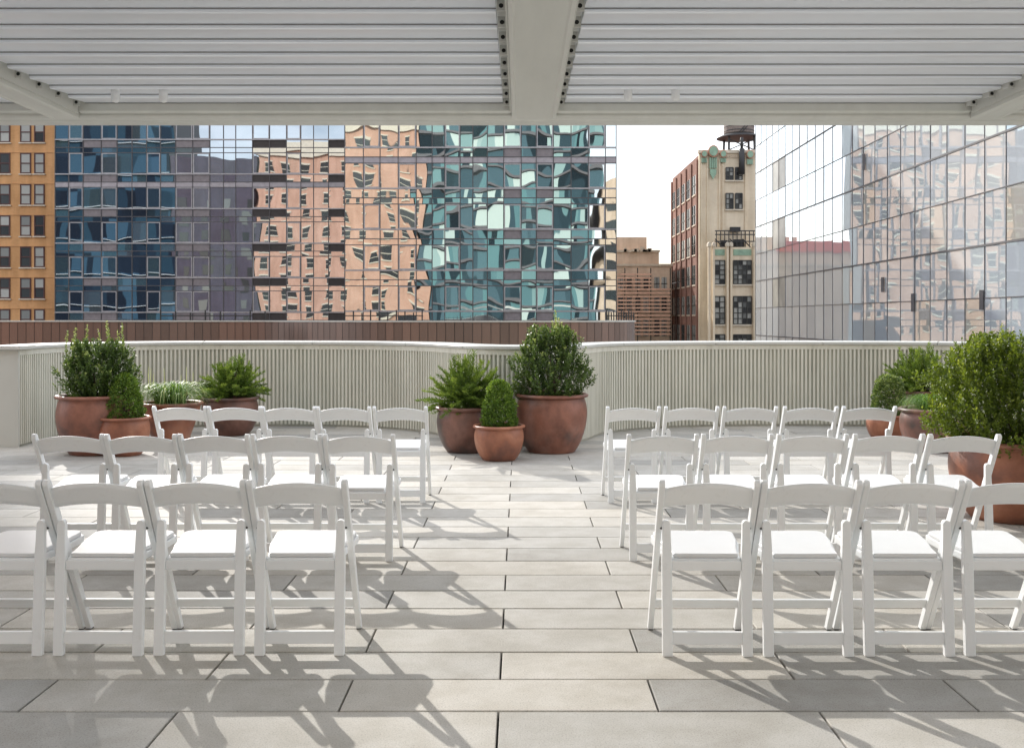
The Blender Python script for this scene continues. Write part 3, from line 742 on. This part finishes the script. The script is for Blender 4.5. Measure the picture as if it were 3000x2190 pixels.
for u in UC: m_.box2(planeC,u-.013,u+.013,-12,zc[-1],-.03,.02)
for k,z in enumerate(zc):
    if k%2==0: m_.box2(planeC,UC[0],UC[-1],z-.035,z+.035,-.03,.03)
    else: m_.box2(planeC,UC[0],UC[-1],z-.018,z+.018,-.03,.025)
part('mullion_grid',M['mull'],m_,C)
m_=MB(); m_.box(CX+.05,CX+16,26,UC[-1],-33.9,zc[-1]-.05); part('tower_body',M['mull'],m_,C)
for px,y0,y1 in ((2020,648,688),(2172,640,684),(1953,612,645),(1912,340,376)):
    u=F*CX/(px-HX); z0=CH-(y1-HY)*u/F; z1=CH-(y0-HY)*u/F
    m_=MB(); m_.box2(planeC,u-.13,u+.0,z0,z1,.03,.05); m_.face([planeC(u-.13,z0,.055),planeC(u-.13,z1,.055),planeC(u+.02,z1,.12),planeC(u+.02,z0,.12)]); part('open_vent',M['mull'],m_,C)

# orange brick building, left
OY=95.0; s_=OY/F
O=empty('orange_brick_building',(-50,OY,-34),'orange brick building with paired sash windows at the far left','building')
xr=(121-HX)*s_
m_=MB(); m_.box(max(xr-30,-52.9),xr,OY,OY+14,-33.9,26); part('wall',M['orange_brick'],m_,O)
wp=[(-56,-30),(-20,6) ,(45,67),(75,97)]   # columns in survey pixels at reference
fz=[CH+(HY-y)*s_ for y in (312,383,452,522,590,659,729)]
fsp=2.92
cols=[(2,31),(59,86),(99,127),(-44,-16),(-100,-72),(-60,-50)]
cols=[(-108,-80),(-56,-28),(4-4,30-4),(58-13,86-13+1),(75.5,101)]
cols=[(-60,-36),(-1,23),(45,69),(76,99)]
sl=MB()
for k in range(-2,8):
    zb=CH+(HY-659)*s_+k*2.91
    for (a,b) in cols:
        xa=(a-HX)*s_; xb=(b-HX)*s_; wh=1.93
        w=MB(); w.box(xa,xb,OY-.005,OY-.002,zb,zb+wh,random.random()*.0); 
        wo=part('window',M['wframe'],w,O)
        fr_=MB(); fw=.11
        for q in ((xa,xa+fw,zb,zb+wh),(xb-fw,xb,zb,zb+wh),(xa+fw,xb-fw,zb,zb+fw),(xa+fw,xb-fw,zb+wh-fw,zb+wh),(xa+fw,xb-fw,zb+wh/2-.05,zb+wh/2+.05)): fr_.box(q[0],q[1],OY-.08,OY-.006,q[2],q[3])
        f_=part('window_frame',M['wframe'],fr_,O); f_.parent=wo
        pn_=MB(); pn_.box(xa+fw,xb-fw,OY-.04,OY-.03,zb+wh/2+.05,zb+wh-fw,random.choice((.5,.8,.9,.2))); pn_.box(xa+fw,xb-fw,OY-.03,OY-.02,zb+fw,zb+wh/2-.05,random.choice((.1,.3,.8,.9)))
        p_=part('pane',M['wglass'],pn_,O); p_.parent=wo
        so=MB(); so.box(xa-.1,xb+.1,OY-.16,OY-.001,zb-.12,zb-.01); q_=part('sill',M['cream'],so,O); q_.parent=wo
    so=MB(); so.box(xr-30,xr,OY-.05,OY-.001,zb+wh+.02,zb+wh+.10); part('brick_course',M['orange_brick'],so,O)

SB=empty('shade_tower',(-70,95,-34),'added tower outside the frame at left, shading the left of the terrace','building')
m_=MB(); m_.box(-92,-55.55,95.2,99,-33.9,66); part('wall',M['orange_brick'],m_,SB)  # unseen tower added to throw soft shade over the left of the terrace
for i in range(5):
    for k in range(12):
        m_=MB(); m_.box(-88+i*7,-85.6+i*7,95.1,95.19,-2+k*5,1+k*5,.4); part('window',M['wglass'],m_,SB)
# beige stepped building
EY=110; s_=EY/F
E=empty('beige_stepped_building',(8,EY,-34),'low beige stepped building with rusty horizontal bars in the gap between towers','building')
zt=lambda y:CH+(HY-y)*s_
xx=lambda p:(p-HX)*s_
m_=MB(); m_.box(-14,xx(1484),EY,EY+16,-33.9,zt(586)); part('wall',M['beige'],m_,E)
m_=MB(); m_.box(-12,xx(1458),EY+.6,EY+14,zt(586)-.05,zt(555)); part('upper_storey',M['beige'],m_,E)
m_=MB(); m_.box(2,xx(1433),EY+1.5,EY+12,zt(555)-.05,zt(521)); part('roof_house',M['beige'],m_,E)
for p0,p1,y in ((0,1460,553.5),(0,1486,585)):
    m_=MB(); m_.box(-14.1,xx(p1),EY-.15+(.6 if y<560 else 0),EY+.1+(.6 if y<560 else 0),zt(y)-.12,zt(y)+.12); part('cornice',M['stone'],m_,E)
m_=MB(); m_.box(-10,4.5,EY+.2,EY+.5,zt(555),zt(555)+1.1); part('roof_screen',M['redp'],m_,E)
for i,p in enumerate((1366,1385,1404,1422,1446,1462)):
    for y0,y1 in ((612,640),(655,690),(705,742)):
        m_=MB(); m_.box(xx(p),xx(p+11),EY-.06,EY-.01,zt(y1),zt(y0)); wo=part('window',M['wglass'],m_,E)
        f=MB(); 
        f.box(xx(p)-.05,xx(p+11)+.05,EY-.10,EY-.061,zt((y0+y1)/2)-.04,zt((y0+y1)/2)+.04); f.box(xx(p+5.5)-.03,xx(p+5.5)+.03,EY-.10,EY-.062,zt(y1),zt(y0))
        f_=part('window_frame',M['wdark'],f,E); f_.parent=wo
for i in range(17):
    y=606+i*8.2; p1=1438 if y<636 else 1480
    m_=MB(); m_.box(xx(1363),xx(p1),EY-.6,EY-.5,zt(y)-.085,zt(y)+.085); part('horizontal_bar',M['rust'],m_,E)
for p in (1380,1408,1437,1480):
    m_=MB(); m_.box(xx(p)-.05,xx(p)+.05,EY-.49,EY-.40,-10,zt(592)); part('bar_post',M['wdark'],m_,E)
for i in range(9):
    m_=MB(); x0=xx(1370+random.uniform(0,80)); w_=random.uniform(.2,.6); m_.box(x0,x0+w_,EY+.2,EY+.5,zt(555),zt(555)+random.uniform(.2,.6)); part('roof_vent',M['stone'],m_,E)

# art deco building
DY=98.0; s_=DY/F; xx=lambda p:(p-HX)*s_; zt=lambda y:CH+(HY-y)*s_
DX=xx(1545); DB=115.0
D=empty('art_deco_building',(22,DY,-34),'tan art deco tower with red brick side and green tile ornaments below the water tank','building')
ztp=zt(338)
m_=MB(); m_.box(DX+.02,DX+16,DY,DY+.6,-33.9,ztp); part('front_wall',M['tan_brick'],m_,D)
m_=MB(); m_.box(DX,DX+16,DY+.6,DB,-33.9,ztp-.15); part('side_wall',M['red_brick'],m_,D)
# piers on red side
ys=[DY+.62+i*(DB-DY-.7)/5 for i in range(6)]
for y in ys:
    m_=MB(); m_.box(DX-.14,DX-.001,y,y+.55,-33.9,ztp-.5); part('brick_pier',M['red_brick'],m_,D)
for i in range(5):
    for k in range(7):
        z0=-4.0+k*2.95; a=ys[i]+.9; b=ys[i+1]-.35
        m_=MB(); m_.box(DX-.03,DX-.01,a,b,z0,z0+1.9); wo=part('window',M['wglass'],m_,D)
        f=MB()
        for q in (0,.5,1): f.box(DX-.09,DX-.031,a+(b-a)*q-.04,a+(b-a)*q+.04,z0,z0+1.9)
        f.box(DX-.085,DX-.032,a,b,z0+.9,z0+.98)
        f_=part('window_frame',M['wdark'],f,D); f_.parent=wo
        so=MB(); so.box(DX-.10,DX-.002,a,b,z0-.14,z0-.01); q_=part('sill',M['stone'],so,D); q_.parent=wo
# front pilaster strips
for p in (1549,1562,1588,1596,1646):
    m_=MB(); m_.box(xx(p),xx(p+2.5),DY-.14,DY-.002,zt(550),zt(352)); part('pilaster',M['tan_brick'],m_,D)
def win(root,xa,xb,z0,z1,Yf,nx=2,nz=3,fm='wdark',gm='wglass'):
    m_=MB()
    for i in range(nx):
        for j in range(nz):
            m_.box(xa+(xb-xa)*i/nx,xa+(xb-xa)*(i+1)/nx,Yf-.03,Yf-.01,z0+(z1-z0)*j/nz,z0+(z1-z0)*(j+1)/nz)
    wo=part('window',M[gm],m_,root); f=MB()
    for i in range(nx+1): f.box(xa+(xb-xa)*i/nx-.045,xa+(xb-xa)*i/nx+.045,Yf-.09,Yf-.031,z0,z1)
    for j in range(nz+1): f.box(xa,xb,Yf-.085,Yf-.032,z0+(z1-z0)*j/nz-.04,z0+(z1-z0)*j/nz+.04)
    f_=part('window_frame',M[fm],f,root); f_.parent=wo
    so=MB(); so.box(xa-.1,xb+.1,Yf-.18,Yf-.002,z0-.18,z0-.045); q_=part('sill',M['cream'],so,root); q_.parent=wo
for p0,p1 in ((1604,1620),(1625,1640)):
    for y0,y1 in ((370,397),(427,461)): win(D,xx(p0),xx(p1),zt(y1),zt(y0),DY)
# lower projecting bay
LY=DY-1.6
m_=MB(); m_.box(DX+.9,DX+16,LY,DY-.002,-33.9,zt(548)); part('lower_bay',M['tan_brick'],m_,D)
for p in (1557,1567,1597,1605,1655):
    m_=MB(); m_.box(xx(p),xx(p+4.5),LY-.35,LY-.002,-33.9,zt(543)); part('bay_pier',M['tan_brick'],m_,D)
    m_=MB(); m_.prism([(xx(p-1.2),zt(547)),(xx(p+5.5),zt(547)),(xx(p+5.5),zt(541)),(xx(p+2.2),zt(537)),(xx(p-1.2),zt(541))],'y',LY-.45,LY+.2); part('pier_cap',M['cream'],m_,D)
for p0,p1 in ((1572,1594),(1613,1652)):
    for y0,y1 in ((577,628),(655,715),(738,780)): win(D,xx(p0),xx(p1),zt(y1),zt(y0),LY,2 if p1<1600 else 4,5)
    m_=MB(); m_.box(xx(p0),xx(p1),LY-.05,LY-.002,zt(566),zt(553)); part('tile_panel',M['green_orn'],m_,D)
# crown ornaments
m_=MB(); m_.box(DX-.1,DX+16,DY-.18,DY+.3,ztp-.01,ztp+.3); part('coping',M['cream'],m_,D)
for p in range(1604,1660,4):
    m_=MB(); m_.box(xx(p),xx(p+1.6),DY-.12,DY-.002,zt(349),zt(343)); part('dentil',M['stone'],m_,D)
def medallion(p,y,r_,h_):
    c=(xx(p),zt(y)); m_=MB(); m_.prism([(c[0]+r_*math.cos(a*math.pi/10),c[1]+r_*1.15*math.sin(a*math.pi/10)) for a in range(20)],'y',DY-.42,DY-.2); part('medallion_rim',M['coral_orn'],m_,D)
    m_=MB(); m_.prism([(c[0]+r_*.8*math.cos(a*math.pi/10),c[1]+r_*.92*math.sin(a*math.pi/10)) for a in range(20)],'y',DY-.5,DY-.422); part('medallion',M['green_orn'],m_,D)
    for q in (-.55,-.18,.18,.55):
        m_=MB(); m_.box(c[0]+q*r_-.07,c[0]+q*r_+.07,DY-.3,DY-.15,c[1]-r_*1.2-h_,c[1]-r_*1.2); part('ornament_rib',M['green_orn'],m_,D)
medallion(1575,335,.50,1.0); medallion(1555,341,.30,.45); medallion(1597,341,.32,.4); medallion(1656,342,.36,.5)
m_=MB(); c=(xx(1575),zt(384)); m_.prism([(c[0]-.3,c[1]+.45),(c[0]+.3,c[1]+.45),(c[0]+.3,c[1]),(c[0],c[1]-.55),(c[0]-.3,c[1])],'y',DY-.3,DY-.15); part('shield_ornament',M['green_orn'],m_,D)
# fire platform
m_=MB()
for y in (512,520,535):
    m_.bar((xx(1575),DY-1.2,zt(y)),(xx(1662),DY-1.2,zt(y)),.10,.10)
for p in range(1578,1662,9): m_.bar((xx(p),DY-1.2,zt(512)),(xx(p),DY-1.2,zt(548)),.07,.07)
for p in (1580,1612,1640): m_.bar((xx(p),DY-.2,zt(528)),(xx(p+12),DY-1.3,zt(548)),.08,.08)
m_.box(xx(1590),xx(1603),DY-.9,DY-.3,zt(548),zt(532)); m_.box(xx(1618),xx(1640),DY-.9,DY-.3,zt(546),zt(530)); m_.box(xx(1612),xx(1634),DY-.5,DY-.1,zt(512),zt(502))
part('fire_escape',M['iron'],m_,D)
m_=MB(); m_.tube([(xx(1637),DY-.45,zt(386)),(xx(1637),DY-.45,zt(330))],.28,8); m_.tube([(xx(1637),DY-.45,zt(330)),(xx(1637),DY-.45,zt(305))],.14,8); m_.bar((xx(1632),DY-.5,zt(312)),(xx(1643),DY-.5,zt(312)),.1); part('flue_pipe',M['iron'],m_,D)
m_=MB()
for i in range(6): m_.bar((DX-.1,DY+2.0+i*.5,zt(612)),(DX-1.9,DY+2.0+i*.5,zt(622)),.05)
m_.bar((DX-1.9,DY+1.8,zt(622)),(DX-1.9,DY+5,zt(622)),.07); part('wall_bracket',M['iron'],m_,D)
# water tank
TY=103.0; sT=TY/F; xT=lambda p:(p-HX)*sT; zT=lambda y:CH+(HY-y)*sT
T=empty('water_tank',(xT(1633),TY,zT(345)),'brown round rooftop water tank on dark iron legs above the art deco tower','water tank')
def tp(name,mat,m_,**k): return loc(T,m_).build(name,mat,T,**k)
cx=xT(1633)
m_=MB(); m_.lathe([(1.5,zT(297)),(1.52,zT(297)+.1),(1.5,zT(240)),(.02,zT(225))],(cx,TY,0),32)
tp('tank_barrel',M['tankwood'],m_)
for q in range(6):
    m_=MB(); m_.lathe([(1.535,0),(1.55,.02),(1.55,.06),(1.535,.08)],(cx,TY,zT(297)+.25+q*.42),32,close=False); tp('barrel_hoop',M['iron'],m_)
m_=MB(); m_.lathe([(2.25,zT(306)),(2.25,zT(305)),(1.6,zT(298)),(.02,zT(298))],(cx,TY,0),32); tp('tank_platform',M['iron'],m_)
for sx in (-1.25,1.25):
    for sy in (-1.25,1.25):
        m_=MB(); m_.bar((cx+sx,TY+sy,zT(305)),(cx+sx*1.05,TY+sy*1.05,zT(352)),.2,.2); tp('leg',M['iron'],m_)
m_=MB(); m_.bar((cx-1.25,TY-1.25,zT(312)),(cx+1.25,TY-1.25,zT(335)),.1,.1); m_.bar((cx+1.25,TY-1.25,zT(312)),(cx-1.25,TY-1.25,zT(335)),.1,.1); tp('cross_brace',M['iron'],m_)
m_=MB(); m_.bar((cx-.3,TY-1.62,zT(297)),(cx+1.1,TY-1.62,zT(262)),.08,.08); m_.bar((cx-.0,TY-1.62,zT(297)),(cx+1.4,TY-1.62,zT(262)),.08,.08); tp('ladder',M['iron'],m_)

# buildings behind the viewpoint: seen only mirrored in the glass
BY=-26.0
def plain(name,x0,x1,z1,mat,label,dep=18,y=BY):
    e=empty(name,((x0+x1)/2,y,-34),label,'building'); m_=MB(); m_.box(x0,x1,y-dep,y,-33.9,z1); part('wall',mat,m_,e); return e
b1=plain('brick_apartment_building',-53,-17.5,36.5,M['peach_brick'],'sunlit peach brick building standing behind the terrace, mirrored in the glass towers')
m_=MB(); m_.box(-53.4,-17.3,BY-.5,BY+.5,34.2,36.9); part('cornice',M['cream'],m_,b1)
w0=None
xs_=[-51+3.95*i for i in range(9)]
for k in range(11):
    for i,xw in enumerate(xs_):
        wz=-1+k*3.2
        if w0 is None:
            m_=MB(); m_.box(-.7,.7,0.01,.05,0,1.9,.15); w0=m_.build('window',M['wglass'],b1); 
            f=MB(); f.box(-.85,.85,.0,.12,1.9,2.15); f.box(-.85,.85,0,.16,-.2,-.0); f.box(-.7,.7,.05,.08,.9,1.0); f0=f.build('window_frame',M['cream'],w0)
            w=w0
        else:
            w=w0.copy(); col.objects.link(w); f_=f0.copy(); col.objects.link(f_); f_.parent=w
        w.parent=b1; w.location=(xw-b1.location.x,BY-b1.location.y,wz-b1.location.z)
b2=plain('teal_glass_building',-17.2,13.0,46,M['wdark'],'teal glazed tower standing behind the terrace, mirrored in the glass')
m_=MB()
x=-17.2
while x<12.9:
    w_=random.uniform(.8,2.0); w_=min(w_,13.0-x)
    zz=-12
    while zz<46:
        hh=3.3
        m_.face([(x+w_,BY+.03,zz),(x,BY+.03,zz),(x,BY+.03,zz+2.7),(x+w_,BY+.03,zz+2.7)],min(1,max(0,random.gauss(.5,.3)))); zz+=hh
    x+=w_
part('glazed_wall',M['teal'],m_,b2)
m_=MB(); zz=-12
while zz<46: m_.box(-17.3,13.1,BY+.0,BY+.3,zz-.4,zz); zz+=3.3
part('floor_slab',M['slabg'],m_,b2)
b3=plain('navy_glass_building',-112,-70,44,M['wdark'],'dark navy glazed tower standing behind the terrace, mirrored at left')
m_=MB(); x=-112
while x<-70.2:
    w_=min(random.uniform(1.5,4),-70-x); zz=-12
    while zz<44: m_.face([(x+w_,BY+.03,zz),(x,BY+.03,zz),(x,BY+.03,zz+3.3),(x+w_,BY+.03,zz+3.3)]); zz+=3.3
    x+=w_
part('glazed_wall',M['navy'],m_,b3)
m_=MB(); zz=-9
while zz<44: m_.box(-112,-70,BY+.0,BY+.6,zz-.12,zz); zz+=6.6
part('floor_slab',M['whiteb'],m_,b3)
b4=plain('shaded_brick_building',-69.8,-53.3,34,M['shaded_brick'],'brick building behind the terrace, its shade painted dark purple, mirrored at left')
for k in range(8):
    for i in range(4):
        m_=MB(); m_.box(-68+i*4,-66.6+i*4,BY+.01,BY+.05,k*3.4,k*3.4+2,.42 if random.random()<.4 else .1); part('window',M['wglass'],m_,b4)
b5=plain('stone_building',15,60,26,M['beige'],'beige stone building standing behind the terrace to the right, mirrored')
for k in range(6):
    for i in range(9):
        m_=MB(); m_.box(17+i*4.6,19+i*4.6,BY+.01,BY+.05,k*4,k*4+2.4,.1); part('window',M['wglass'],m_,b5)

# ------------------------------------------------------------------ light, sky, camera
sunv=Vector((-.96,1.68,1.0)).normalized()
el=math.asin(sunv.z); az=math.atan2(sunv.x,sunv.y)
w=bpy.data.worlds.new('World'); sc.world=w; w.use_nodes=True; nt=w.node_tree; nt.nodes.clear()
out=nt.nodes.new('ShaderNodeOutputWorld'); bg=nt.nodes.new('ShaderNodeBackground'); sky=nt.nodes.new('ShaderNodeTexSky')
sky.sky_type='NISHITA'; sky.sun_disc=False; sky.sun_elevation=el; sky.sun_rotation=az; sky.air_density=1.0; sky.dust_density=1.5; sky.ozone_density=1
tc=nt.nodes.new('ShaderNodeTexCoord'); mp=nt.nodes.new('ShaderNodeMapping'); mp.inputs['Scale'].default_value=(1,1,2.6)
nz=nt.nodes.new('ShaderNodeTexNoise'); nz.inputs['Scale'].default_value=2.3; nz.inputs['Detail'].default_value=8; nz.inputs['Roughness'].default_value=.55
rp=nt.nodes.new('ShaderNodeValToRGB'); rp.color_ramp.elements[0].position=.40; rp.color_ramp.elements[1].position=.60
rp.color_ramp.elements[0].color=(.25,.25,.25,1); rp.color_ramp.elements[1].color=(.9,.9,.9,1)
mx=nt.nodes.new('ShaderNodeMix'); mx.data_type='RGBA'; mx.inputs[7].default_value=(14.2,14.4,15.0,1)
L=nt.links.new
L(tc.outputs['Generated'],mp.inputs[0]); L(mp.outputs[0],nz.inputs['Vector']); L(nz.outputs['Fac'],rp.inputs[0]); L(rp.outputs[0],mx.inputs[0]); L(sky.outputs[0],mx.inputs[6]); L(mx.outputs[2],bg.inputs[0]); L(bg.outputs[0],out.inputs[0])
bg.inputs['Strength'].default_value=.15
sl=bpy.data.lights.new('sun','SUN'); sl.energy=4.3; sl.angle=R(.55); sl.color=(1,.96,.895)
so=bpy.data.objects.new('sun',sl); col.objects.link(so); so.rotation_euler=sunv.to_track_quat('Z','Y').to_euler()
cam=bpy.data.cameras.new('camera'); cam.sensor_width=36; cam.lens=36*F/2263; cam.shift_x=-16.5/2263; cam.shift_y=-(825.5-HY)/2263; cam.clip_end=3000; cam.clip_start=.05
co=bpy.data.objects.new('camera',cam); col.objects.link(co); co.location=(0,0,CH); co.rotation_euler=(R(90),0,0); sc.camera=co
sc.view_settings.view_transform='Standard'; sc.view_settings.look='None'; sc.view_settings.exposure=0; sc.view_settings.gamma=1
sc.cycles.max_bounces=10; sc.cycles.diffuse_bounces=4; sc.cycles.glossy_bounces=6
